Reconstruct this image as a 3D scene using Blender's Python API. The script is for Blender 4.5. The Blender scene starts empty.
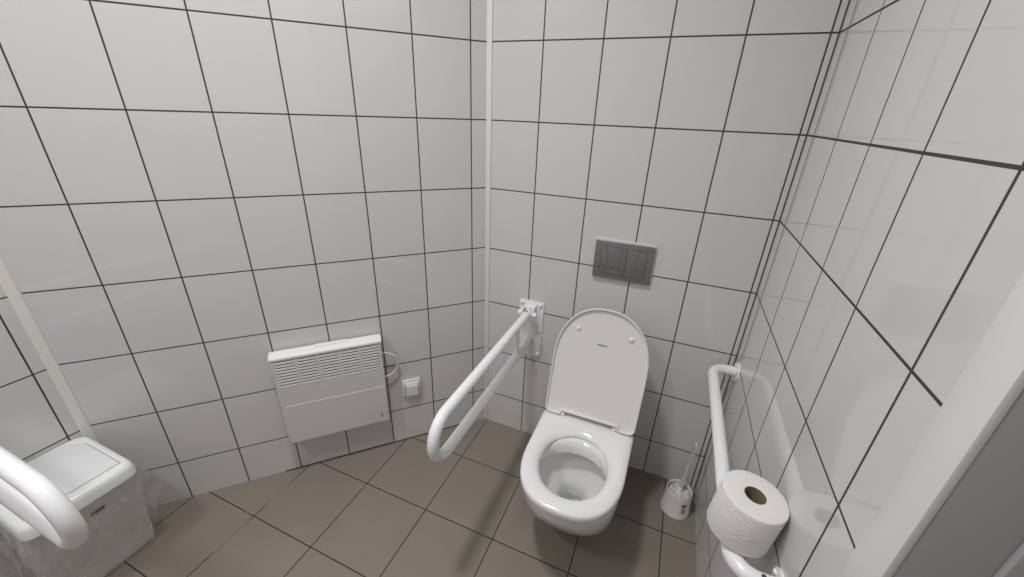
import bpy, bmesh, math, random
from mathutils import Vector, Matrix, noise
random.seed(7)
PI = math.pi
COL = bpy.context.scene.collection

# ------------------------------------------------------------------ measures
TILE_W, TILE_H = 0.2, 0.2518
ROW0 = 0.1856                      # height of the first horizontal joint
XC_L, XC_R = -0.2115, 0.8189        # back wall from corner to corner
AL = 0.7701                        # the left wall leans 44 degrees off the depth axis
DL = Vector((-math.sin(AL), -math.cos(AL), 0))
NL = Vector((math.cos(AL), -math.sin(AL), 0))
X_FAR = -1.215
U_END = (XC_L - X_FAR) / math.sin(AL)
Y_FAR = DL.y * U_END
Y_FRONT, CEIL = -2.35, 2.9
DOOR_Y = -0.951
LEAN = .0073                        # the right wall is not quite square
def on_right(v, z=0.): return Vector((XC_R + math.sin(LEAN) * v, -math.cos(LEAN) * v, z))

# ------------------------------------------------------------------ materials
def new_mat(name):
    m = bpy.data.materials.new(name); m.use_nodes = True
    nt = m.node_tree
    return m, nt, nt.nodes['Principled BSDF']

def nd(nt, t, **kw):
    n = nt.nodes.new(t)
    for k, v in kw.items():
        if k.startswith('i_'):
            n.inputs[int(k[2:])].default_value = v
        else:
            setattr(n, k, v)
    return n

def math_n(nt, op, a, b=None, c=None):
    n = nt.nodes.new('ShaderNodeMath'); n.operation = op
    for i, v in enumerate((a, b, c)):
        if v is None: continue
        if isinstance(v, (int, float)): n.inputs[i].default_value = v
        else: nt.links.new(v, n.inputs[i])
    return n.outputs[0]

def simple(name, col, rough=.4, spec=.5, metal=0., bump=None, coat=0., trans=0., ior=None):
    m, nt, b = new_mat(name)
    b.inputs['Base Color'].default_value = (*col, 1)
    b.inputs['Roughness'].default_value = rough
    b.inputs['Specular IOR Level'].default_value = spec
    b.inputs['Metallic'].default_value = metal
    b.inputs['Coat Weight'].default_value = coat
    b.inputs['Transmission Weight'].default_value = trans
    if ior: b.inputs['IOR'].default_value = ior
    tc = nd(nt, 'ShaderNodeTexCoord')
    nz = nd(nt, 'ShaderNodeTexNoise')
    nz.inputs['Scale'].default_value = bump[0] if bump else 30
    nz.inputs['Detail'].default_value = 3
    nt.links.new(tc.outputs['Object'], nz.inputs['Vector'])
    # a slight unevenness of the finish
    mr = nd(nt, 'ShaderNodeMapRange')
    mr.inputs[3].default_value = max(0, rough - .01); mr.inputs[4].default_value = min(1, rough + .01)
    nt.links.new(nz.outputs['Fac'], mr.inputs[0]); nt.links.new(mr.outputs[0], b.inputs['Roughness'])
    if bump:
        bp = nd(nt, 'ShaderNodeBump'); bp.inputs['Strength'].default_value = bump[1]
        bp.inputs['Distance'].default_value = bump[2]
        nt.links.new(nz.outputs['Fac'], bp.inputs['Height']); nt.links.new(bp.outputs[0], b.inputs['Normal'])
    return m

def grid_mat(name, ax_u, ax_v, u0, v0, pu, pv, width, tile, grout, rough_t, rough_g,
             wav=(9., .0012), mottled=0., spec=.5, residue=False):
    m, nt, b = new_mat(name)
    L = nt.links
    tc = nd(nt, 'ShaderNodeTexCoord'); sx = nd(nt, 'ShaderNodeSeparateXYZ')
    L.new(tc.outputs['Object'], sx.inputs[0])
    U, V = sx.outputs[ax_u], sx.outputs[ax_v]
    def axis(c, o, p):
        t = math_n(nt, 'DIVIDE', math_n(nt, 'SUBTRACT', c, o), p)
        fr = math_n(nt, 'FRACT', math_n(nt, 'ADD', t, .5))
        d = math_n(nt, 'MULTIPLY', math_n(nt, 'ABSOLUTE', math_n(nt, 'SUBTRACT', fr, .5)), p)
        return d, math_n(nt, 'FLOOR', t)
    du, iu = axis(U, u0, pu); dv, iv = axis(V, v0, pv)
    d = math_n(nt, 'MINIMUM', du, dv)
    # the joints wander a hair, as laid by hand
    mr = nd(nt, 'ShaderNodeMapRange'); mr.interpolation_type = 'SMOOTHSTEP'
    mr.inputs[1].default_value = width * .5 - .0005; mr.inputs[2].default_value = width * .5 + .0005
    L.new(d, mr.inputs[0]); mask = mr.outputs[0]        # 0 in the joint, 1 on the tile
    cmb = nd(nt, 'ShaderNodeCombineXYZ'); L.new(iu, cmb.inputs[0]); L.new(iv, cmb.inputs[1])
    wn = nd(nt, 'ShaderNodeTexWhiteNoise'); wn.noise_dimensions = '2D'; L.new(cmb.outputs[0], wn.inputs['Vector'])
    n2 = nd(nt, 'ShaderNodeTexNoise'); n2.inputs['Scale'].default_value = 6; n2.inputs['Detail'].default_value = 6
    L.new(tc.outputs['Object'], n2.inputs['Vector'])
    val = math_n(nt, 'ADD', math_n(nt, 'MULTIPLY', wn.outputs['Value'], .03), .985)
    if mottled:
        val = math_n(nt, 'MULTIPLY', val, math_n(nt, 'ADD', math_n(nt, 'MULTIPLY', n2.outputs['Fac'], mottled), 1 - mottled * .5))
        n3 = nd(nt, 'ShaderNodeTexNoise'); n3.inputs['Scale'].default_value = 220; n3.inputs['Detail'].default_value = 2
        L.new(tc.outputs['Object'], n3.inputs['Vector'])
        val = math_n(nt, 'MULTIPLY', val, math_n(nt, 'ADD', math_n(nt, 'MULTIPLY', n3.outputs['Fac'], mottled), 1 - mottled * .5))
    tcol = nd(nt, 'ShaderNodeMix'); tcol.data_type = 'RGBA'; tcol.blend_type = 'MULTIPLY'
    tcol.inputs['Factor'].default_value = 1
    tcol.inputs['A'].default_value = (*tile, 1)
    cc = nd(nt, 'ShaderNodeCombineColor'); [L.new(val, cc.inputs[i]) for i in range(3)]
    L.new(cc.outputs[0], tcol.inputs['B'])
    gcol = None
    if residue:                                         # pale dried filler left in a few of the joints
        n4 = nd(nt, 'ShaderNodeTexNoise'); n4.inputs['Scale'].default_value = 3.3; n4.inputs['Detail'].default_value = 4
        L.new(tc.outputs['Object'], n4.inputs['Vector'])
        gm = nd(nt, 'ShaderNodeMapRange'); gm.inputs[1].default_value = .60; gm.inputs[2].default_value = .68
        L.new(n4.outputs['Fac'], gm.inputs[0])
        g = nd(nt, 'ShaderNodeMix'); g.data_type = 'RGBA'
        g.inputs['A'].default_value = (*grout, 1); g.inputs['B'].default_value = (tile[0]*1.05, tile[1]*1.05, tile[2]*1.05, 1)
        L.new(gm.outputs[0], g.inputs['Factor']); gcol = g.outputs['Result']
    mx = nd(nt, 'ShaderNodeMix'); mx.data_type = 'RGBA'
    L.new(mask, mx.inputs['Factor'])
    if gcol: L.new(gcol, mx.inputs['A'])
    else: mx.inputs['A'].default_value = (*grout, 1)
    L.new(tcol.outputs['Result'], mx.inputs['B'])
    L.new(mx.outputs['Result'], b.inputs['Base Color'])
    rg = nd(nt, 'ShaderNodeMapRange'); rg.inputs[3].default_value = rough_g; rg.inputs[4].default_value = rough_t
    L.new(mask, rg.inputs[0]); L.new(rg.outputs[0], b.inputs['Roughness'])
    b.inputs['Specular IOR Level'].default_value = spec
    wv = nd(nt, 'ShaderNodeTexNoise'); wv.inputs['Scale'].default_value = wav[0]; wv.inputs['Detail'].default_value = 1.5
    L.new(tc.outputs['Object'], wv.inputs['Vector'])
    hgt = math_n(nt, 'ADD', math_n(nt, 'MULTIPLY', wv.outputs['Fac'], wav[1]), math_n(nt, 'MULTIPLY', mask, .0008))
    bp = nd(nt, 'ShaderNodeBump'); bp.inputs['Strength'].default_value = .8; bp.inputs['Distance'].default_value = 1
    L.new(hgt, bp.inputs['Height']); L.new(bp.outputs[0], b.inputs['Normal'])
    return m

TILE_C = (.70, .697, .697)
GROUT_C = (.058, .053, .049)
def wall_mat(name, ax, u0, pu=TILE_W, w=.0044):
    return grid_mat(name, ax, 2, u0, ROW0, pu, TILE_H, w, TILE_C, GROUT_C, .045, .8, wav=(7., .00025))

M_back = wall_mat('tiles_back', 0, 0.0)
M_left = wall_mat('tiles_left', 0, -.0574)
M_right = wall_mat('tiles_right', 1, -.0650, .2, .0050)
M_far = wall_mat('tiles_far_left', 1, -1.092)
M_front = wall_mat('tiles_front', 0, -.1)
M_floor = grid_mat('floor_tiles', 0, 1, -.191, -.2688, .2965, .2965, .0038, (.258, .221, .187), (.032, .028, .024),
                   .42, .8, wav=(60., .0003), mottled=.22, spec=.35, residue=True)
M_ceil = simple('ceiling_paint', (.82, .82, .82), .8, bump=(80, .1, .001))
M_trim = simple('cream_profile', (.84, .825, .785), .35)
M_ceramic = simple('white_ceramic', (.88, .88, .872), .08, .5, coat=.3)
M_seat = simple('white_seat_plastic', (.88, .87, .865), .16)
M_lid = simple('white_lid_plastic', (.82, .805, .80), .28)
M_powder = simple('white_powder_coat', (.90, .90, .91), .2, coat=.2)
M_heater = simple('heater_enamel', (.70, .69, .675), .38)
M_heat_cap = simple('heater_white_plastic', (.88, .88, .875), .35)
M_slot = simple('heater_slot_dark', (.035, .033, .032), .7)
M_plate = simple('grey_satin_plate', (.205, .20, .203), .36, metal=.15)
M_gap = simple('dark_gap', (.025, .025, .026), .6)
M_plateback = simple('white_highlight_backing', (.72, .71, .69), .4)
M_socket = simple('socket_white', (.82, .81, .79), .28)
M_cable = simple('cable_white', (.78, .77, .74), .4)
M_bin = simple('bin_plastic', (.82, .81, .80), .42, bump=(300, .1, .0005))
M_binlid = simple('bin_lid_plastic', (.86, .875, .87), .32, bump=(300, .1, .0005))
M_binflap = simple('bin_flap_plastic', (.80, .815, .825), .4, bump=(300, .1, .0005))
M_binlabel = simple('bin_label', (.22, .10, .09), .5)
M_holder = simple('holder_plastic', (.86, .85, .835), .3)
M_bristle = simple('bristles', (.78, .74, .70), .7)
M_bristle_gap = simple('bristle_gap', (.30, .23, .19), .8)
M_label_white = simple('label_white', (.75, .74, .73), .5)
M_label_red = simple('label_red', (.26, .07, .08), .5)
M_ink = simple('label_ink', (.10, .10, .10), .6)
M_core = simple('cardboard', (.24, .18, .125), .85, bump=(120, .3, .001))
M_door = simple('door_frame_paint', (.78, .775, .775), .3)
M_jamb = simple('jamb_shade_grey', (.42, .413, .418), .35)  # the grey holds the shade of the lining and stop
M_leaf = simple('leaf_shade_grey', (.36, .35, .355), .4)  # the recess shade is put into the leaf colour too
M_badge = simple('badge_grey', (.22, .21, .21), .4)
M_screw = simple('screw_steel', (.55, .55, .55), .3, metal=.8)
M_hole = simple('screw_hole', (.05, .05, .06), .5)

def paper_mat():
    m, nt, b = new_mat('tissue_paper')
    b.inputs['Base Color'].default_value = (.80, .785, .755, 1); b.inputs['Roughness'].default_value = .95
    b.inputs['Specular IOR Level'].default_value = .1
    tc = nd(nt, 'ShaderNodeTexCoord')
    v = nd(nt, 'ShaderNodeTexVoronoi'); v.inputs['Scale'].default_value = 210
    n = nd(nt, 'ShaderNodeTexNoise'); n.inputs['Scale'].default_value = 55; n.inputs['Detail'].default_value = 4
    nt.links.new(tc.outputs['Object'], v.inputs['Vector']); nt.links.new(tc.outputs['Object'], n.inputs['Vector'])
    h = math_n(nt, 'ADD', math_n(nt, 'MULTIPLY', v.outputs['Distance'], .5), n.outputs['Fac'])
    bp = nd(nt, 'ShaderNodeBump'); bp.inputs['Strength'].default_value = .8; bp.inputs['Distance'].default_value = .002
    nt.links.new(h, bp.inputs['Height']); nt.links.new(bp.outputs[0], b.inputs['Normal'])
    return m
M_paper = paper_mat()

def glassy(name, col, rough, ior):
    m = simple(name, col, rough, trans=1., ior=ior)
    return m
M_acrylic = simple('clear_acrylic', (.90, .88, .86), .12, trans=.6, ior=1.45)
M_water = glassy('water', (.86, .89, .85), .0, 1.33)

def film_mat():
    m = bpy.data.materials.new('clear_bag_film'); m.use_nodes = True
    nt = m.node_tree; nt.nodes.clear()
    out = nd(nt, 'ShaderNodeOutputMaterial')
    tc = nd(nt, 'ShaderNodeTexCoord')
    mp = nd(nt, 'ShaderNodeMapping'); mp.inputs['Scale'].default_value = (1, 1, .35)
    nt.links.new(tc.outputs['Object'], mp.inputs[0])
    n = nd(nt, 'ShaderNodeTexNoise'); n.inputs['Scale'].default_value = 13; n.inputs['Detail'].default_value = 3.5
    n.inputs['Distortion'].default_value = 1.3
    nt.links.new(mp.outputs[0], n.inputs['Vector'])
    bp = nd(nt, 'ShaderNodeBump'); bp.inputs['Strength'].default_value = .9; bp.inputs['Distance'].default_value = .02
    nt.links.new(n.outputs['Fac'], bp.inputs['Height'])
    tr = nd(nt, 'ShaderNodeBsdfTransparent'); tr.inputs[0].default_value = (.97, .965, .96, 1)
    pr = nd(nt, 'ShaderNodeBsdfPrincipled')
    pr.inputs['Base Color'].default_value = (.86, .85, .84, 1); pr.inputs['Roughness'].default_value = .2
    nt.links.new(bp.outputs[0], pr.inputs['Normal'])
    mr = nd(nt, 'ShaderNodeMapRange'); mr.inputs[1].default_value = .38; mr.inputs[2].default_value = .72
    mr.inputs[3].default_value = .08; mr.inputs[4].default_value = .60
    nt.links.new(n.outputs['Fac'], mr.inputs[0])
    mx = nd(nt, 'ShaderNodeMixShader')
    nt.links.new(mr.outputs[0], mx.inputs[0]); nt.links.new(tr.outputs[0], mx.inputs[1]); nt.links.new(pr.outputs[0], mx.inputs[2])
    nt.links.new(mx.outputs[0], out.inputs[0])
    return m
M_film = film_mat()

# ------------------------------------------------------------------ mesh helpers
def finish(bm, name, mat, parent=None, loc=None, rotz=0., smooth=True, ang=35):
    bmesh.ops.recalc_face_normals(bm, faces=bm.faces[:])
    me = bpy.data.meshes.new(name); bm.to_mesh(me); bm.free()
    for p in me.polygons: p.use_smooth = smooth
    if smooth: me.set_sharp_from_angle(angle=math.radians(ang))
    mats = mat if isinstance(mat, (list, tuple)) else [mat]
    for m in mats: me.materials.append(m)
    o = bpy.data.objects.new(name, me); COL.objects.link(o)
    if parent: o.parent = parent
    if loc is not None: o.location = loc
    if rotz: o.rotation_euler.z = rotz
    return o

def box(bm, x0, x1, y0, y1, z0, z1, bev=0., seg=2, mi=0, mtx=None):
    vs = [bm.verts.new((x, y, z)) for z in (z0, z1) for x, y in ((x0, y0), (x1, y0), (x1, y1), (x0, y1))]
    idx = [(3, 2, 1, 0), (4, 5, 6, 7), (0, 1, 5, 4), (1, 2, 6, 5), (2, 3, 7, 6), (3, 0, 4, 7)]
    fs = [bm.faces.new([vs[i] for i in t]) for t in idx]
    for f in fs: f.material_index = mi
    geo = vs
    if bev:
        es = list({e for f in fs for e in f.edges})
        r = bmesh.ops.bevel(bm, geom=es, offset=bev, segments=seg, profile=.5, affect='EDGES')
        geo = list({v for f in r['faces'] for v in f.verts} | {v for v in vs if v.is_valid})
        for f in r['faces']: f.material_index = mi
    if mtx: bmesh.ops.transform(bm, matrix=mtx, verts=geo)

def loft(bm, rings, cap0=True, cap1=True, closed=True, mi=0):
    R = [[bm.verts.new(p) for p in r] for r in rings]
    n = len(R[0])
    for a, b in zip(R, R[1:]):
        for i in range(n if closed else n - 1):
            j = (i + 1) % n
            f = bm.faces.new((a[i], a[j], b[j], b[i])); f.material_index = mi
    if cap0: bm.faces.new(R[0][::-1]).material_index = mi
    if cap1: bm.faces.new(R[-1]).material_index = mi
    return R

def tube(bm, pts, r, n=20, cap=True, mi=0):
    pts = [Vector(p) for p in pts]
    rr = r if isinstance(r, (list, tuple)) else [r] * len(pts)
    t = (pts[1] - pts[0]).normalized()
    u = t.orthogonal().normalized()
    rings = []
    for i, p in enumerate(pts):
        a = pts[max(i - 1, 0)]; b = pts[min(i + 1, len(pts) - 1)]
        t2 = (b - a).normalized()
        u = (u - t2 * u.dot(t2)).normalized(); v = t2.cross(u)
        rings.append([p + (u * math.cos(2 * PI * k / n) + v * math.sin(2 * PI * k / n)) * rr[i] for k in range(n)])
    loft(bm, rings, cap, cap, mi=mi)

def fillet_path(pts, rad, n=10):
    pts = [Vector(p) for p in pts]; out = [pts[0]]
    for i in range(1, len(pts) - 1):
        a, b, c = pts[i - 1], pts[i], pts[i + 1]
        d1 = (a - b).normalized(); d2 = (c - b).normalized()
        th = d1.angle(d2); r = rad[i - 1] if isinstance(rad, (list, tuple)) else rad
        tl = r / math.tan(th / 2)
        cen = b + (d1 + d2).normalized() * (r / math.sin(th / 2))
        p0, p1 = b + d1 * tl, b + d2 * tl
        v0, v1 = p0 - cen, p1 - cen
        ang = v0.angle(v1)
        for k in range(n + 1):
            s = k / n
            out.append(cen + (v0 * math.sin((1 - s) * ang) + v1 * math.sin(s * ang)) / math.sin(ang))
    out.append(pts[-1])
    return out

def lathe(bm, prof, n=40, mi=0, close=False):
    rings = [[(r * math.cos(2 * PI * k / n), r * math.sin(2 * PI * k / n), z) for k in range(n)] for r, z in prof]
    if close: rings.append(rings[0])
    R = [[bm.verts.new(p) for p in r] for r in (rings[:-1] if close else rings)]
    if close: R.append(R[0])
    for a, b in zip(R, R[1:]):
        for i in range(n):
            j = (i + 1) % n
            bm.faces.new((a[i], a[j], b[j], b[i])).material_index = mi
    if not close:
        bm.faces.new(R[0][::-1]).material_index = mi; bm.faces.new(R[-1]).material_index = mi
    return R

def cyl(bm, c, axis, r, h, n=20, bev=0., mi=0):
    axis = Vector(axis).normalized(); c = Vector(c)
    if bev:
        pts = [c, c + axis * (h - bev), c + axis * (h - bev * .3), c + axis * h]; rr = [r, r, r - bev * .35, r - bev]
    else: pts, rr = [c, c + axis * h], [r, r]
    u = axis.orthogonal().normalized(); v = axis.cross(u)
    loft(bm, [[p + (u * math.cos(2 * PI * k / n) + v * math.sin(2 * PI * k / n)) * q for k in range(n)] for p, q in zip(pts, rr)], mi=mi)

def dome(bm, c, axis, r, h, n=16, mi=0):
    axis = Vector(axis).normalized(); c = Vector(c)
    u = axis.orthogonal().normalized(); v = axis.cross(u)
    rings = []
    for k in range(6):
        a = k / 5 * PI / 2 * .97
        rings.append([c + axis * h * math.sin(a) + (u * math.cos(2 * PI * i / n) + v * math.sin(2 * PI * i / n)) * r * math.cos(a) for i in range(n)])
    loft(bm, rings, mi=mi)

def thing(name, label, cat, loc, rotz=0., group=None):
    o = bpy.data.objects.new(name, None); COL.objects.link(o)
    o.empty_display_size = .05
    o.location = loc; o.rotation_euler.z = rotz
    o['label'] = label; o['category'] = cat
    if group: o['group'] = group
    return o

def struct(o):
    o['kind'] = 'structure'; return o

# ------------------------------------------------------------------ the room
T = .06
bm = bmesh.new(); box(bm, X_FAR - .1, XC_R + .35, Y_FRONT - .1, .1, -.08, 0)
struct(finish(bm, 'floor', M_floor, smooth=False))
bm = bmesh.new(); box(bm, X_FAR - .1, XC_R + .35, Y_FRONT - .1, .1, CEIL, CEIL + .06)
struct(finish(bm, 'ceiling', M_ceil, smooth=False))
bm = bmesh.new(); box(bm, XC_L - .02, XC_R + T, 0, T, 0, CEIL)
struct(finish(bm, 'wall_back', M_back, smooth=False))
ROT_L = PI / 2 - AL                                   # local +x runs to the right along the left wall
bm = bmesh.new(); box(bm, -U_END - .02, .02, 0, T, 0, CEIL)
struct(finish(bm, 'wall_left', M_left, loc=(XC_L, 0, 0), rotz=ROT_L, smooth=False))
bm = bmesh.new(); box(bm, X_FAR - T, X_FAR, Y_FRONT - T, Y_FAR + .02, 0, CEIL)
struct(finish(bm, 'wall_far_left', M_far, smooth=False))
bm = bmesh.new(); box(bm, X_FAR - T, XC_R + .35, Y_FRONT - T, Y_FRONT, 0, CEIL)
struct(finish(bm, 'wall_front', M_front, smooth=False))
D0, D1, DH = DOOR_Y - .03, DOOR_Y - .97, 2.05        # rough opening of the doorway
bm = bmesh.new()
box(bm, 0, .16, D0, T, 0, CEIL)
box(bm, 0, .16, D1, D0, DH, CEIL)
box(bm, 0, .16, Y_FRONT - T, D1, 0, CEIL)
struct(finish(bm, 'wall_right', M_right, loc=(XC_R, 0, 0), rotz=LEAN, smooth=False))

# door: a white casing, then lining, stop and closed leaf greyed for shade
door = bpy.data.objects.new('door_1', None); COL.objects.link(door); struct(door)
door.location = on_right(-DOOR_Y); door.rotation_euler.z = LEAN
W = .91                                              # casing outside width along the wall, minus one side
bm = bmesh.new()
box(bm, -.010, -.0004, -.059, 0, 0, DH + .04, .0025)
box(bm, -.010, -.0004, -W - .059, -W, 0, DH + .04, .0025)
box(bm, -.010, -.0004, -W, -.059, DH - .02, DH + .04, .0025)
finish(bm, 'architrave', M_door, door)
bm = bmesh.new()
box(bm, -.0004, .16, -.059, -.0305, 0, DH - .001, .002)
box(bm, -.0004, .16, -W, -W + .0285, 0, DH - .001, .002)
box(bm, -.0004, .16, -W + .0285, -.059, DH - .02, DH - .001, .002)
jb = finish(bm, 'jamb', M_jamb, door); jb['label'] = 'door lining with shade in its grey'
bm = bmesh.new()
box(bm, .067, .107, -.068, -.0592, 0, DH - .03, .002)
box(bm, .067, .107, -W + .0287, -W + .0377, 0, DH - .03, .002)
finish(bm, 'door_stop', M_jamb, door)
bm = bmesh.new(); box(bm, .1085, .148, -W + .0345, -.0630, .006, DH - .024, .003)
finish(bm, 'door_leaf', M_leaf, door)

# plastic corner profiles between the tiled walls
def corner_trim(name, c, d1, d2, w1, w2, mat, thick=.004, bulge=.005):
    d1, d2 = Vector(d1).normalized(), Vector(d2).normalized()
    n = (d1 + d2).normalized()
    n1 = (n - d1 * n.dot(d1)).normalized(); n2 = (n - d2 * n.dot(d2)).normalized()
    c = Vector(c)
    ring = [c + d1 * w1 + n1 * .0003, c + d1 * w1 + n1 * thick * .6, c + d1 * (w1 - .002) + n1 * thick]
    inner1 = c + d1 * w1 * .35 + n1 * thick; inner2 = c + d2 * w2 * .35 + n2 * thick
    mid = c + n * (thick * 1.6 + bulge)
    for k in range(7):
        s = k / 6
        ring.append(inner1 * (1 - s) ** 2 + mid * 2 * s * (1 - s) + inner2 * s * s)
    ring += [c + d2 * (w2 - .002) + n2 * thick, c + d2 * w2 + n2 * thick * .6, c + d2 * w2 + n2 * .0003, c + n * .0006]
    bm = bmesh.new()
    loft(bm, [[(p.x, p.y, z) for p in ring] for z in (.001, CEIL - .001)])
    return struct(finish(bm, name, mat))
bm = bmesh.new(); box(bm, XC_L + .0035, XC_L + .0245, -.0045, -.0002, .001, CEIL - .001, .0015)
struct(finish(bm, 'trim_1', M_trim))
corner_trim('trim_2', (X_FAR, Y_FAR, 0), -DL, (0, -1, 0), .002, .027, M_trim, .003, .001)

bm = bmesh.new()
loft(bm, [[(XC_R - a, -b, z) for a, b in ((-.001, -.001), (.0034, -.0005), (.0024, .0024), (-.0005, .0034))] for z in (.001, CEIL - .001)])
struct(finish(bm, 'trim_3', simple('corner_grout', GROUT_C, .7)))

# a dark strip along the foot of the left wall
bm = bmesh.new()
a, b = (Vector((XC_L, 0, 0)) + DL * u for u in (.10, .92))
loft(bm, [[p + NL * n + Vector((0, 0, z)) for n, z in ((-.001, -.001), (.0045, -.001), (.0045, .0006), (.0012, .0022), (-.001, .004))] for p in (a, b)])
struct(finish(bm, 'trim_4', simple('floor_strip_dark', (.035, .030, .027), .8)))

# ------------------------------------------------------------------ toilet
TX = .3535
toilet = thing('toilet', 'white wall-hung toilet with its lid up below the grey flush plate', 'toilet', (TX, -.33, 0))
OY = .33                                             # local y = world y + .33
def dshape(hw_back, hw, yb, ymid, yfront, n=64, ex=2.5, cornr=.03):
    """D outline, counter-clockwise seen from above, starting at the back right corner"""
    P = []
    def hwy(y):
        s = (y - ymid) / (yb - ymid)
        return hw + (hw_back - hw) * max(0, min(1, s))
    for k in range(6):                               # rounded back right corner
        a = PI / 2 * k / 5
        P.append((hw_back - cornr + cornr * math.sin(a), yb - cornr + cornr * math.cos(a)))
    for k in range(1, 9):
        y = (yb - cornr) + (ymid - yb + cornr) * k / 8
        P.append((hwy(y), y))
    m = 40
    for k in range(1, m):
        a = PI * k / m
        c, s = math.cos(a), math.sin(a)
        P.append((hw * math.copysign(abs(c) ** (2 / ex), c), ymid + (yfront - ymid) * abs(s) ** (2 / ex)))
    for k in range(9):
        y = ymid + (yb - cornr - ymid) * k / 8
        P.append((-hwy(y), y))
    for k in range(1, 6):
        a = PI / 2 * k / 5
        P.append((-hw_back + cornr - cornr * math.cos(a), yb - cornr + cornr * math.sin(a)))
    w = hw_back - cornr
    for k in range(1, 16): P.append((-w + 2 * w * k / 16, yb))
    return P
def ell_like(P, cx, cy, rx, ry, ex=2.0):
    """points of a (super)ellipse in the directions that match outline P"""
    out = []
    N = len(P)
    for (x, y) in P:
        a = math.atan2((y - cy) / ry, (x - cx) / rx)
        c, s = math.cos(a), math.sin(a)
        out.append((cx + rx * math.copysign(abs(c) ** (2 / ex), c), cy + ry * math.copysign(abs(s) ** (2 / ex), s)))
    return out

SEAT_Z = .385                                        # underside of the seat
YB = -.235                                           # world y of the rear edge of the seat
base = dshape(.173, .171, YB + OY, -.437 + OY, -.660 + OY)
HC = (.0, -.460 + OY)                                # middle of the opening
hole = ell_like(base, HC[0], HC[1], .112, .134, 2.1)
# bowl: outer skin from the bottom up, over the rim and down inside to the sump
bowl_out = [
    (.05, .55, .35, .075), (.075, .72, .52, .082), (.105, .84, .66, .095), (.17, .935, .81, .15), (.235, .98, .905, .22),
    (.30, 1.0, .962, .28), (.345, 1.01, .988, .33), (.362, 1.01, .992, 0), (.373, 1.0, .99, 0)]
rings = []
for z, sx, sy, _ in bowl_out:
    out = dshape(.166 * sx, .164 * sx, -.0006 + OY, -.45 * sy - (1 - sy) * .22 + OY, -.644 * sy - (1 - sy) * .06 + OY, cornr=.02)
    rings.append([(x, y, z) for x, y in out])
ro = dshape(.158, .153, -.012 + OY, -.44 + OY, -.630 + OY, cornr=.02)
rings.append([(x, y, .3835) for x, y in ro])
def ring_in(rx, ry, cy, z, ex=2.0): return [(x, y, z) for x, y in ell_like(base, 0, cy + OY, rx, ry, ex)]
rings += [ring_in(.131, .139, -0.477, .3835, 2.1), ring_in(.126, .133, -0.477, .379, 2.1), ring_in(.1225, .1275, -0.481, .362, 2.1),
          ring_in(.1225, .1265, -0.484, .340, 2.1), ring_in(.125, .129, -0.483, .3365, 2.1), ring_in(.144, .150, -0.472, .3375, 2.1), ring_in(.147, .154, -0.469, .329, 2.1), ring_in(.145, .153, -0.469, .313, 2.1),
          ring_in(.130, .146, -0.466, .290, 2.1), ring_in(.110, .128, -0.458, .245, 2.1),
          ring_in(.080, .100, -0.446, .212, 2.4), ring_in(.057, .074, -0.434, .190, 2.8), ring_in(.048, .061, -0.424, .165, 3.4),
          ring_in(.045, .056, -0.421, .125, 3.4), ring_in(.036, .045, -0.419, .102, 3.), ring_in(.015, .02, -0.419, .097, 2.)]
bm = bmesh.new(); loft(bm, rings); finish(bm, 'bowl', M_ceramic, toilet, ang=50)
wr = [(x * .98, y, .1435) for x, y, z in ring_in(.0462, .0575, -.422, .15, 3.4)]
bm = bmesh.new(); loft(bm, [[(x, y, .1395) for x, y, z in wr], wr]); finish(bm, 'water', M_water, toilet)
# seat ring
prof = []
def mixr(A, B, s): return [(a[0] + (b[0] - a[0]) * s, a[1] + (b[1] - a[1]) * s) for a, b in zip(A, B)]
rings = []
for s, z in ((.03, 0), (0.0, .003), (-.004, .009), (0.0, .016), (.02, .0205), (.06, .0235), (.16, .0255), (.32, .027), (.5, .0265), (.66, .0245),
             (.8, .0205), (.91, .0145), (.975, .008), (1.0, .003), (.985, .0)):
    rings.append([(x, y, SEAT_Z + z) for x, y in mixr(base, hole, s)])
rings.append(rings[0])
bm = bmesh.new()
R = [[bm.verts.new(p) for p in r] for r in rings[:-1]]; R.append(R[0])
for a, b in zip(R, R[1:]):
    for i in range(len(a)):
        j = (i + 1) % len(a); bm.faces.new((a[i], a[j], b[j], b[i]))
finish(bm, 'seat', M_seat, toilet, ang=60)
# lid: leans back against nothing, hinge line to the top edge
LB = Vector((0, -.258 + OY, .4125)); LT = Vector((0, -.115 + OY, .826))
ev = (LT - LB).normalized(); en = Vector((0, -1, 0)); en = (en - ev * en.dot(ev)).normalized()
LL = (LT - LB).length
lid_m = Matrix(((1, 0, 0, .002), (0, en.y, ev.y, LB.y), (0, en.z, ev.z, LB.z), (0, 0, 0, 1)))   # local (x, out, up)
def lid_outline(ins=0.):
    hw, hwm = .171 - ins, .174 - ins
    P = []
    vm = .225
    c = .022
    for k in range(5):
        a = PI / 2 * k / 4
        P.append((hw - c + c * math.sin(a), ins + c - c * math.cos(a)))
    for k in range(1, 9):
        s = k / 8; P.append((hw + (hwm - hw) * math.sin(s * PI / 2), ins + c + (vm - c - ins) * s))
    m = 40
    for k in range(1, m):
        a = PI * k / m; cc, s = math.cos(a), math.sin(a)
        P.append((hwm * math.copysign(abs(cc) ** (2 / 2.25), cc), vm + (LL - ins - vm) * abs(s) ** (2 / 2.25)))
    Q = [(-x, v) for x, v in P[:13]][::-1]
    nx, nh = .104 + ins, .016 + ins                   # the cut-out between the two hinge lobes
    N = [(-nx - .006, ins), (-nx, ins + .006), (-nx, nh - .005), (-nx + .005, nh), (nx - .005, nh), (nx, nh - .005), (nx, ins + .006), (nx + .006, ins)]
    return P + Q + N
rings = []
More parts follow.
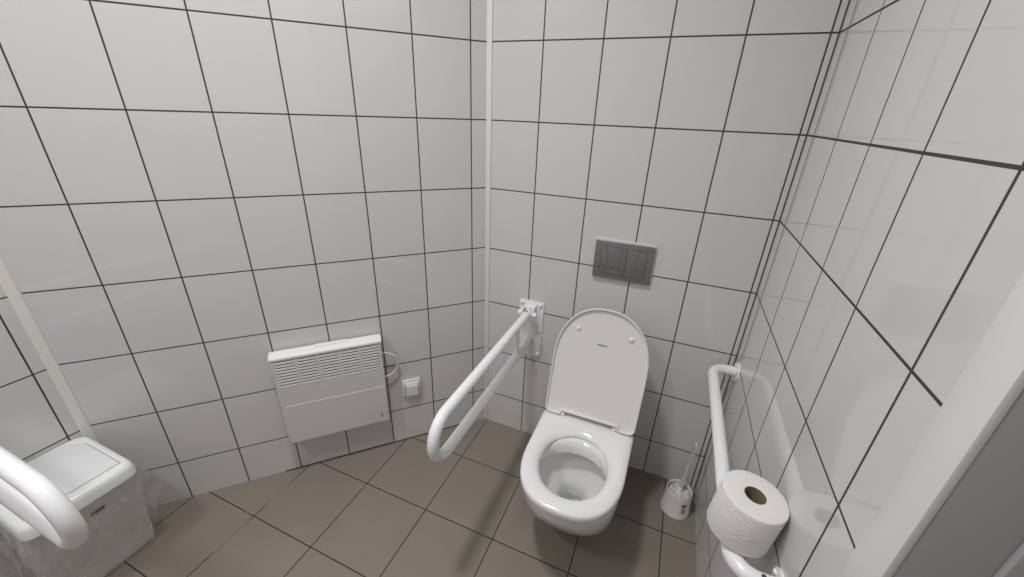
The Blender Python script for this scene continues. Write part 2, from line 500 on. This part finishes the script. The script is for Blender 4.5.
for ins, o in ((.012, -.014), (.004, -.012), (.0, -.006), (.0, .012), (.0015, .0145), (.0045, .0145), (.006, .012), (.0070, .003), (.012, .0015)):
    rings.append([tuple(lid_m @ Vector((x, o, v))) for x, v in lid_outline(ins)])
bm = bmesh.new(); loft(bm, rings)
lid = finish(bm, 'lid', M_lid, toilet, ang=40)
for sx in (-1, 1):
    bm = bmesh.new()
    c = lid_m @ Vector((sx * .098, .0016, LL - .092))
    dome(bm, c, en, .0095, .010)
    finish(bm, 'bumper', M_seat, lid)
bm = bmesh.new(); box(bm, -.018, .017, .0010, .0022, LL - .139, LL - .1345, mtx=lid_m)
finish(bm, 'badge', M_badge, lid)
for sx in (-1, 1):
    bm = bmesh.new()
    box(bm, sx * .098 - .007 + .002, sx * .098 + .007 + .002, -.268 + OY, -.238 + OY, .4095, .424, .005, 3)
    finish(bm, 'hinge', M_seat, toilet)

# ------------------------------------------------------------------ flush plate
fp = thing('flush_plate', 'grey dual flush plate on the tiled wall above the toilet', 'flush plate', (.3655, 0, .979))
bm = bmesh.new(); box(bm, -.107, .111, -.008, -.0004, -.072, .080, .002); finish(bm, 'highlight_backing', M_plateback, fp)  # white rim past the cover, top and right, stands in for reflected light
bm = bmesh.new(); box(bm, -.107, .107, -.015, -.006, -.073, .073, .003, 3)
plate = finish(bm, 'cover', M_plate, fp)
bm = bmesh.new(); box(bm, -.0825, .0825, -.0156, -.0148, -.0545, .0545); finish(bm, 'gap', M_gap, fp)
for a, b, dv in ((-.0815, .0110, 0), (.0125, .0815, 1)):
    bm = bmesh.new(); box(bm, a, b, -.0175, -.0152, -.0535, .0535, .0012, 2)
    btn = finish(bm, 'button', M_plate, fp)
    # engraved lines of the pattern on the button
    bm = bmesh.new()
    def strip(pts, w=.0011):
        for (x0, z0), (x1, z1) in zip(pts, pts[1:]):
            d = Vector((x1 - x0, 0, z1 - z0)); n = Vector((-d.z, 0, d.x)).normalized() * w * .5
            q = [Vector((x0, 0, z0)) + n, Vector((x1, 0, z1)) + n, Vector((x1, 0, z1)) - n, Vector((x0, 0, z0)) - n]
            loft(bm, [[(p.x, y, p.z) for p in q] for y in (-.0174, -.0177)])
    if dv == 0:
        strip([(-.062 + .006 * math.cos(k / 12 * PI - PI / 2) , -.052 + k / 12 * .104) for k in range(13)])
        strip([(-.001 - .010 * math.sin(k / 12 * PI), -.052 + k / 12 * .104) for k in range(13)])
        strip([(-.081, -.022), (-.058, -.022), (-.03, -.029), (.0, -.033), (.010, -.034)])
    else:
        strip([(.056 - .016 * (k / 8), .052 - k / 8 * .104) for k in range(9)])
        strip([(.013, -.022), (.045, -.020), (.081, -.018)])
    finish(bm, 'groove', M_gap, btn, smooth=False)
for x0, x1, z0, z1 in ((-.107, -.083, -.030, -.0291), (.083, .107, .052, .0529), (-.0635, -.0627, .055, .0725)):
    bm = bmesh.new(); box(bm, x0, x1, -.0153, -.0149, z0, z1)
    finish(bm, 'seam', M_gap, plate, smooth=False)

# ------------------------------------------------------------------ fold-down grab rail beside the toilet
def fold_rail(label, loc, rotz, length, zt, zb, tilt=0., group=None, plate_c=0.):
    """rail leaves the wall along local -y; wall plane is local y=0"""
    t = thing('folding_grab_rail', label, 'grab rail', loc, rotz, group)
    r = .0168
    bm = bmesh.new(); box(bm, -.052 + plate_c, .058 + plate_c, -.0055, -.0004, -.240, .036, .002)
    mp = finish(bm, 'mounting_plate', M_powder, t)
    for sx, sz in ((-.038, .022), (.044, .022), (-.036, -.222), (.044, -.222), (.044, -.10)):
        bm = bmesh.new(); cyl(bm, (sx + plate_c, -.0055, sz), (0, -1, 0), .0085, .005, bev=.002); dome(bm, (sx + plate_c, -.0104, sz), (0, -1, 0), .0065, .003)
        finish(bm, 'bolt', M_powder, mp)
    bm = bmesh.new()
    for sx in (-1, 1):
        P = [(-.0055, .022), (-.040, .018), (-.056, .006), (-.056, -.018), (-.044, -.026), (-.0055, -.030)]
        loft(bm, [[(sx * x, y, z) for y, z in P] for x in (.0205, .0255)])
    box(bm, -.0204, .0204, -.030, -.0055, .002, .018, .002)
    finish(bm, 'pivot_bracket', M_powder, t)
    bm = bmesh.new(); tube(bm, [(-.040, -.046, -.008), (.040, -.046, -.008)], .0055)
    for sx in (-1, 1): cyl(bm, (sx * .0257, -.046, -.008), (sx, 0, 0), .0115, .016, bev=.003)
    finish(bm, 'pivot_pin', M_powder, t)
    ca, sa = math.cos(tilt), math.sin(tilt)
    py, pz = -.046, -.008
    def tr(y, z): yy, zz = y - py, z - pz; return Vector((0, py + yy * ca + zz * sa, pz - yy * sa + zz * ca))
    bend = (zt - zb) / 2
    top = [tr(-.034, zt), tr(-length, zt), tr(-length, zb), tr(-.010 if not tilt else -.03, zb)]
    path = [top[0]] + fillet_path([top[0], top[1], top[2], top[3]], bend * .999, 16)[1:-1] + [top[3]]
    bm = bmesh.new(); tube(bm, path, r, 24)
    rail = finish(bm, 'rail', M_powder, t, ang=50)
    bm = bmesh.new(); cyl(bm, tr(-.058, zt + r - .0012), tr(0, 1) - tr(0, 0), .0055, .0018); finish(bm, 'screw', M_hole, rail)
    bm = bmesh.new(); tube(bm, [tr(-.158, zt - .006), tr(-.158, zb + .006)], .0105, 18); finish(bm, 'strut', M_powder, t)
    return t
fold_rail('white fold-down grab rail on the wall left of the toilet', (.0145, 0, .703), 0., .775, -.008, -.154)
fold_rail('white fold-down grab rail reaching over the waste bin at left', (X_FAR, -1.318, .862), PI / 2, .838, -.008, -.150)

# ------------------------------------------------------------------ wall grab bar and the paper roll
BX, BZ = -.081, 0.
gb = thing('wall_grab_bar', 'white straight grab bar on the right wall under the paper roll', 'grab bar', on_right(.445, .667), LEAN)
y0, y1 = .370, -.385
bm = bmesh.new()
tube(bm, fillet_path([(-.006, y0, 0), (BX, y0, 0), (BX, y1, 0), (-.006, y1, 0)], .05, 12), .0172, 24)
bar = finish(bm, 'bar', M_powder, gb, ang=50)
for y in (y0, y1):
    bm = bmesh.new()
    cyl(bm, (-.0004, y, 0), (-1, 0, 0), .036, .005, 32, bev=.002)
    fl = finish(bm, 'flange', M_powder, gb)
    for a in (.5, .5 + 2 * PI / 3, .5 + 4 * PI / 3):
        bm = bmesh.new(); dome(bm, (-.0052, y + .0265 * math.cos(a), .0265 * math.sin(a)), (-1, 0, 0), .006, .005)
        finish(bm, 'screw_cap', M_powder, fl)
bm = bmesh.new(); cyl(bm, (BX + .052, y1, .0162), (0, 0, 1), .0045, .0016)
finish(bm, 'screw_hole', M_hole, bar)

roll = thing('toilet_paper', 'white toilet paper roll standing on the right-hand grab bar', 'toilet paper', (.7555, -.745, .686))
roll.rotation_euler.y = math.radians(4.5)
bm = bmesh.new()
RO, RI, RH = .0610, .0205, .107
prof = [(RI, .001), (RO - .003, 0), (RO - .0005, .0015), (RO, .004), (RO, RH - .003), (RO - .001, RH - .0008), (RO - .003, RH), (RI + .004, RH - .0004), (RI, RH - .001)]
lathe(bm, prof, 64, close=True)
for v in bm.verts:                                   # soft, slightly uneven paper
    q = noise.noise(Vector((v.co.x * 25, v.co.y * 25, v.co.z * 12)))
    if Vector((v.co.x, v.co.y)).length > .04: v.co.x *= 1 + q * .012; v.co.y *= 1 + q * .012
finish(bm, 'paper', M_paper, roll, ang=50)
bm = bmesh.new(); lathe(bm, [(RI - .0012, .0005), (RI - .0001, .0005), (RI - .0001, RH - .0005), (RI - .0012, RH - .0005)], 40, close=True)
finish(bm, 'core', M_core, roll)

# ------------------------------------------------------------------ toilet brush
HB = Vector((.739, -.137, 0))
h = thing('brush_holder', 'white round brush holder on the floor in the right corner', 'brush holder', HB)
bm = bmesh.new()
lathe(bm, [(.0, .0005), (.052, .0005), (.0565, .002), (.0570, .006), (.0555, .010), (.0485, .100), (.0482, .108), (.0470, .110), (.0455, .109), (.0440, .100), (.0490, .012), (.0, .010)][1:-1], 56)
finish(bm, 'pot', M_holder, h)
# price sticker wrapped on the side
def patch(bm, a0, a1, z0, z1, off, n=6, mi=0):
    R = []
    for rr in (off, off + .0002):
        for z in (z0, z1):
            R.append([((.0563 - z * .078 + rr) * math.cos(a0 + (a1 - a0) * k / n), (.0563 - z * .078 + rr) * math.sin(a0 + (a1 - a0) * k / n), z) for k in range(n + 1)])
    loft(bm, [R[2], R[3]], False, False, closed=False, mi=mi)
AC = math.radians(-62)
bm = bmesh.new(); patch(bm, AC - .22, AC + .22, .030, .085, .0004); st = finish(bm, 'label', M_label_white, h)
st['label'] = 'white paper sticker with a dark red band'
bm = bmesh.new(); patch(bm, AC - .20, AC + .20, .068, .080, .0008); finish(bm, 'label_band', M_label_red, st)
bm = bmesh.new()
for i in range(5):
    for j in range(5):
        if (i * 7 + j * 3) % 4 != 0:
            patch(bm, AC - .10 + i * .045, AC - .065 + i * .045, .036 + j * .005, .0405 + j * .005, .0008, 2)
finish(bm, 'label_print', M_ink, st)
br = thing('toilet_brush', 'toilet brush with a clear handle standing in the round holder', 'toilet brush', HB + Vector((0, 0, .014)))
HT = Vector((.024, .060, .212))                     # top of the handle, leaning to the corner
bm = bmesh.new(); tube(bm, [(0, 0, .072), (0, 0, .080), (.0004, .002, .088), Vector((0, 0, .09)) + HT * .08], [.013, .014, .011, .0075], 20)
finish(bm, 'hub', M_holder, br)
bm = bmesh.new()
lathe(bm, [(.004, .02), (.036, .022), (.040, .05), (.0405, .078), (.012, .0795)], 40); finish(bm, 'brush_head', M_bristle_gap, br)
bm = bmesh.new()
for k in range(22):
    a = 2 * PI * k / 22 + random.uniform(-.05, .05); w = random.uniform(.07, .12)
    za = .0805 + random.uniform(0, .002)
    pts = [(.012, -w * 1.2), (.0395, -w), (.0395, w), (.012, w * 1.2)]
    loft(bm, [[(r * math.cos(a + d), r * math.sin(a + d), z) for r, d in pts] for z in (.0797, za)])
finish(bm, 'bristles', M_bristle, br, smooth=False)
b0 = Vector((0, 0, .088)); d = HT
pts = [b0 + d * s for s in (.0, .12, .2, .22, .25, .28, .3, .9, .915, .93, .96, .985, 1.0)]
rr = [.007, .007, .0068, .009, .0098, .0085, .0065, .0065, .0085, .0102, .0102, .008, .002]
bm = bmesh.new(); tube(bm, pts, rr, 20); finish(bm, 'handle', M_acrylic, br, ang=60)

# ------------------------------------------------------------------ wall frame of the left wall
def on_left(u, off=0., z=0.): return Vector((XC_L, 0, 0)) + DL * u + NL * off + Vector((0, 0, z))

# ------------------------------------------------------------------ convector heater
HW, HD = .397, .060
ht = thing('convector_heater', 'white electric convector heater on the left wall above the floor', 'heater', on_left(.6665, 0, .198), ROT_L)
y0, y1 = -HD, -.012
F = -HD                                              # front face
bm = bmesh.new()
box(bm, -HW / 2, HW / 2, F + .014, y1, .002, .402, .003)
box(bm, -HW / 2, -HW / 2 + .003, F + .0036, F + .016, .002, .402)
box(bm, HW / 2 - .003, HW / 2, F + .0036, F + .016, .002, .402)
box(bm, -HW / 2 + .002, HW / 2 - .002, F + .020, y1, .385, .408, .002)
body = finish(bm, 'body', M_heater, ht)
bm = bmesh.new()                                     # lower front panel, its top edge turned out a little
P = [(F - .0022, .184), (F - .0015, .1865), (F + .003, .187), (F + .0035, .0), (F - .0012, .0)]
loft(bm, [[(x, y, z) for y, z in P] for x in (-HW / 2 + .016, HW / 2 - .002)])
fpn = finish(bm, 'front_panel', M_heater, ht, smooth=False)
# grille frame with five openings
gz0, gz1 = .276, .395
bm = bmesh.new()
box(bm, -HW / 2 + .001, HW / 2 - .001, F - .0005, F + .0035, .0022, gz0)
box(bm, -HW / 2 + .001, HW / 2 - .001, F - .0005, F + .0035, gz1, .402)
nc = 5; m0 = .013; gw = .009; cw = (HW - 2 * m0 - gw * (nc - 1)) / nc
xs = [-HW / 2 + m0 + i * (cw + gw) for i in range(nc)]
edges = [-HW / 2 + .001] + [v for x in xs for v in (x, x + cw)] + [HW / 2 - .001]
for a, b in zip(edges[::2], edges[1::2]): box(bm, a, b, F - .0005, F + .0035, gz0, gz1)
gr = finish(bm, 'grille', M_heater, ht, smooth=False)
bm = bmesh.new()
for x in xs: box(bm, x, x + cw, F + .0136, F + .0139, gz0, gz1)
finish(bm, 'vent_opening', M_slot, gr, smooth=False)
for x in xs:
    bm = bmesh.new()
    ns = 9; ph = (gz1 - gz0) / ns
    for k in range(ns):
        z = gz0 + (k + .12) * ph
        P = [(F - .001, z), (F - .001, z + ph * .56), (F + .0012, z + ph * .60), (F + .0012, z + ph * .06)]
        loft(bm, [[(xx, y, zz) for y, zz in P] for xx in (x - .0002, x + cw + .0002)])
    finish(bm, 'louvre', M_heat_cap, gr, smooth=False)
bm = bmesh.new()                                     # rounded top cover
P = [(F - .003, .402), (F - .0038, .406), (F - .002, .4105), (F + .004, .4135), (F + .020, .417), (y1 - .004, .418), (y1, .415), (y1, .405), (F + .01, .402)]
rg = []
for x, s in ((-HW / 2 - .003, .86), (-HW / 2 - .001, .96), (-HW / 2 + .006, 1), (HW / 2 - .006, 1), (HW / 2 + .001, .96), (HW / 2 + .003, .86)):
    rg.append([(x, -.035 + (y + .035) * s, .409 + (z - .409) * s) for y, z in P])
loft(bm, rg)
box(bm, -.045, .075, F + .024, y1 - .004, .4165, .4215, .0015)
finish(bm, 'top_cover', M_heat_cap, ht)
bm = bmesh.new()                                     # small upright logo low on the panel, too small to read
gx = HW / 2 - .030
for k, (w, hh) in enumerate(((.006, .0022), (.0055, .004), (.0055, .004), (.0055, .0035), (.006, .0022))):
    z = .026 + [0, .0045, .0105, .0165, .0215][k]
    box(bm, gx - w / 2, gx + w / 2, F - .0028, F - .0009, z, z + hh * .55)
    box(bm, gx - .001, gx + .0012, F - .0028, F - .0009, z, z + hh)
finish(bm, 'logo', M_badge, fpn, smooth=False)
bm = bmesh.new()
cp = [(HW / 2 - .004, -.028, .331), (HW / 2 + .020, -.030, .329), (HW / 2 + .054, -.026, .301), (HW / 2 + .062, -.022, .261), (HW / 2 + .048, -.020, .224), (HW / 2 + .022, -.022, .208), (HW / 2 - .004, -.026, .208)]
def catmull(P, n=8):
    P = [Vector(p) for p in P]; Q = [P[0] * 2 - P[1]] + P + [P[-1] * 2 - P[-2]]; out = []
    for i in range(1, len(Q) - 2):
        a, b, c, d = Q[i - 1:i + 3]
        for k in range(n):
            t = k / n
            out.append(.5 * ((2 * b) + (c - a) * t + (2 * a - 5 * b + 4 * c - d) * t * t + (3 * b - a - 3 * c + d) * t ** 3))
    return out + [P[-1]]
tube(bm, catmull(cp), .0042, 14); finish(bm, 'power_cord', M_cable, ht)

# ------------------------------------------------------------------ wall socket
so = thing('wall_socket', 'white wall socket with a raised cover right of the heater', 'socket', on_left(.354, 0, .306), ROT_L)
bm = bmesh.new(); box(bm, -.041, .041, -.011, -.0004, -.043, .043, .004, 3); finish(bm, 'frame', M_socket, so)
bm = bmesh.new()
P = [(-.0285, -.036), (.0285, -.036), (.0285, .030), (-.0285, .030)]
Q = [(-.0265, -.034), (.0265, -.034), (.0255, .016), (-.0255, .016)]
rg = [[(x, -.0112, z) for x, z in P], [(x, -.017, z * .98) for x, z in P], [(x * 1.03, -.024, z * 1.02) for x, z in Q], [(x, -.0255, z) for x, z in Q]]
loft(bm, rg); cov = finish(bm, 'cover', M_socket, so, ang=25)
for sx in (-1, 1):
    bm = bmesh.new(); box(bm, sx * .0355 - .003, sx * .0355 + .003, -.018, -.0112, -.042, .032, .002)
    finish(bm, 'hinge_rail', M_socket, so)

# ------------------------------------------------------------------ waste bin
bn = thing('waste_bin', 'white plastic waste bin standing in the left corner', 'bin', (-1.060, -1.184, 0))
# local frame: x towards the room, y along the far left wall
def rrect(x0, x1, y0, y1, c, n=5, cham=None):
    P = []
    for cx, cy, a0 in ((x1 - c, y1 - c, 0), (x0 + c, y1 - c, PI / 2), (x0 + c, y0 + c, PI), (x1 - c, y0 + c, 1.5 * PI)):
        for k in range(n + 1):
            a = a0 + PI / 2 * k / n; P.append((cx + c * math.cos(a), cy + c * math.sin(a)))
    return P
rings = []
lev = [(.0005, -.110, .028, -.124, .124), (.03, -.112, .036, -.124, .124), (.033, -.113, .040, -.125, .125), (.20, -.124, .085, -.126, .124), (.370, -.136, .128, -.127, .125), (.392, -.138, .132, -.128, .126)]
for z, a, b, c, d in lev: rings.append([(x, y, z) for x, y in rrect(a, b, c, d, .014)])
bm = bmesh.new(); loft(bm, rings); finish(bm, 'body', M_bin, bn)
LZ = .022
lx0, lx1, ly0, ly1 = -.150, .150, -.132, .128
rings = []
for z, g, c in ((.366, -.002, .03), (.3665, .0, .03), (.392, -.001, .032), (.402, -.004, .033), (.4085, -.010, .034), (.411, -.020, .03)):
    rings.append([(x, y, z + LZ) for x, y in rrect(lx0 - g if 0 else lx0 - g, lx1 + g, ly0 - g, ly1 + g, c)])
bm = bmesh.new(); loft(bm, rings); lidb = finish(bm, 'lid', M_binlid, bn)
fx0, fx1, fy0, fy1 = lx0 + .026, lx1 - .034, ly0 + .026, ly1 - .026
def flap(g): return [(fx0 - g, fy0 - g), (fx1 + g, fy0 - g), (fx1 + g, fy1 + g), (fx0 + .05, fy1 + g), (fx0 - g, fy1 - .03)]
bm = bmesh.new(); loft(bm, [[(x, y, z) for x, y in flap(.0022)] for z in (.4105 + LZ, .4113 + LZ)]); finish(bm, 'lid_seam', simple('lid_seam', (.36, .36, .36), .6), lidb, smooth=False)
bm = bmesh.new()
loft(bm, [[(x, y, LZ + .4108) for x, y in flap(0)], [(x, y, LZ + .4135) for x, y in flap(-.001)], [(x, y, LZ + .4145) for x, y in flap(-.004)]])
flp = finish(bm, 'flap', M_binflap, lidb)
bm = bmesh.new(); box(bm, fx0 + .095, fx0 + .1, fy0 + .006, fy1 - .006, LZ + .4143, LZ + .4152, .0004)
finish(bm, 'flap_ridge', M_binlid, flp)
def body_x(z): return .085 + (z - .20) / .155 * .043
bm = bmesh.new()
q = [(-.002, .318), (.030, .318), (.030, .330), (-.002, .330)]
loft(bm, [[(body_x(z) + o, y, z) for y, z in q] for o in (-.001, .0008)])
lb = finish(bm, 'label', M_binlabel, bn, smooth=False); lb['label'] = 'small dark red label'

# clear liner folded out over the rim, hanging around the bin
bg = thing('bin_liner', 'clear crinkled plastic bag hanging out around the white bin', 'bin bag', (-1.060, -1.184, 0))
rings = []
NZ = 26
base_r = None
for i in range(NZ + 1):
    s = i / NZ
    z = .384 - s * .282
    t = (z - .033) / (.392 - .033)
    a, b, c, d = (-.113 - .025 * t, .038 + .096 * t, -.122 - .006 * t, .116 + .010 * t)
    g = .004 + .010 * math.sin(s * PI) + .007 * s
    P = []
    x0, x1, y0, y1 = a - g, b + g, c - g - .018 * s, d + g + .030 * math.sin(min(1, s * 1.25) * PI) ** .7 * (1 - .35 * s)
    m = 30
    raw = [(x0 + (x1 - x0) * k / m, y1) for k in range(m)] + [(x1, y1 + (y0 - y1) * k / m) for k in range(m)] + \
          [(x1 + (x0 - x1) * k / m, y0) for k in range(m)] + [(x0, y0 + (y1 - y0) * k / m) for k in range(m)]
    amp = .003 + .011 * s
    for k, (x, y) in enumerate(raw):
        cxm, cym = (x0 + x1) / 2, (y0 + y1) / 2
        dv = Vector((x - cxm, y - cym)).normalized()
        ph = k / len(raw) * 2 * PI
        w = noise.noise(Vector((math.cos(ph) * 4.5, math.sin(ph) * 4.5, s * 1.6))) + .6 * noise.noise(Vector((math.cos(ph) * 11, math.sin(ph) * 11, s * 3 + 7)))
        w = abs(w) * amp
        px, py = x + dv.x * w, y + dv.y * w
        px = max(px, -.1525)
        # stay clear of the sloping wall behind
        P.append((px, py, z + noise.noise(Vector((math.cos(ph) * 3, math.sin(ph) * 3, 3))) * .018 * s))
    rings.append(P)
bm = bmesh.new(); loft(bm, rings, False, False)
sk = finish(bm, 'film', M_film, bg, ang=80)
wl_n, wl_p = Vector((NL.x, NL.y)), Vector((XC_L, 0))
for v in sk.data.vertices:                           # the film lies against the tiles where it meets them
    w = Vector((v.co.x - 1.060, v.co.y - 1.184)); dd = (w - wl_p).dot(wl_n)
    if dd < .003: v.co.x += wl_n.x * (.003 - dd); v.co.y += wl_n.y * (.003 - dd)

# ------------------------------------------------------------------ light
def area(name, loc, size, power, col=(1, 1, 1), shape='DISK', sy=None, spread=180):
    l = bpy.data.lights.new(name, 'AREA'); l.shape = shape; l.size = size
    if sy: l.size_y = sy
    l.spread = math.radians(spread)
    l.energy = power; l.color = col
    o = bpy.data.objects.new(name, l); COL.objects.link(o); o.location = loc
    return o
area('overhead_light', (-.12, -1.02, 2.86), .22, 13.5, (1, .99, .985), spread=128)
area('overhead_light', (-.62, -1.95, 2.86), .26, 10.5, (1, .99, .985), spread=150)  # unseen second lamp, added to lighten the wall below the heater
w = bpy.data.worlds.new('World'); bpy.context.scene.world = w; w.use_nodes = True
w.node_tree.nodes['Background'].inputs[0].default_value = (.05, .05, .05, 1)

# ------------------------------------------------------------------ camera
cam = bpy.data.cameras.new('Camera'); co = bpy.data.objects.new('Camera', cam); COL.objects.link(co)
R0 = ((.92176294, .38619584, .03472545), (.18783204, -.36637074, -.91131312), (-.33922295, .84653721, -.41024692))
X, Y, Z = Vector(R0[0]), -Vector(R0[1]), -Vector(R0[2])
co.matrix_world = Matrix(((X.x, Y.x, Z.x, .5043), (X.y, Y.y, Z.y, -1.4557), (X.z, Y.z, Z.z, 1.4806), (0, 0, 0, 1)))
cam.sensor_fit = 'HORIZONTAL'; cam.sensor_width = 36; cam.lens = 395.73 / 1024 * 36
cam.clip_start = .02
sc = bpy.context.scene
sc.camera = co
sc.view_settings.view_transform = 'Standard'; sc.view_settings.look = 'None'
sc.view_settings.gamma = 1; sc.view_settings.use_curve_mapping = False
sc.view_settings.exposure = -0.04
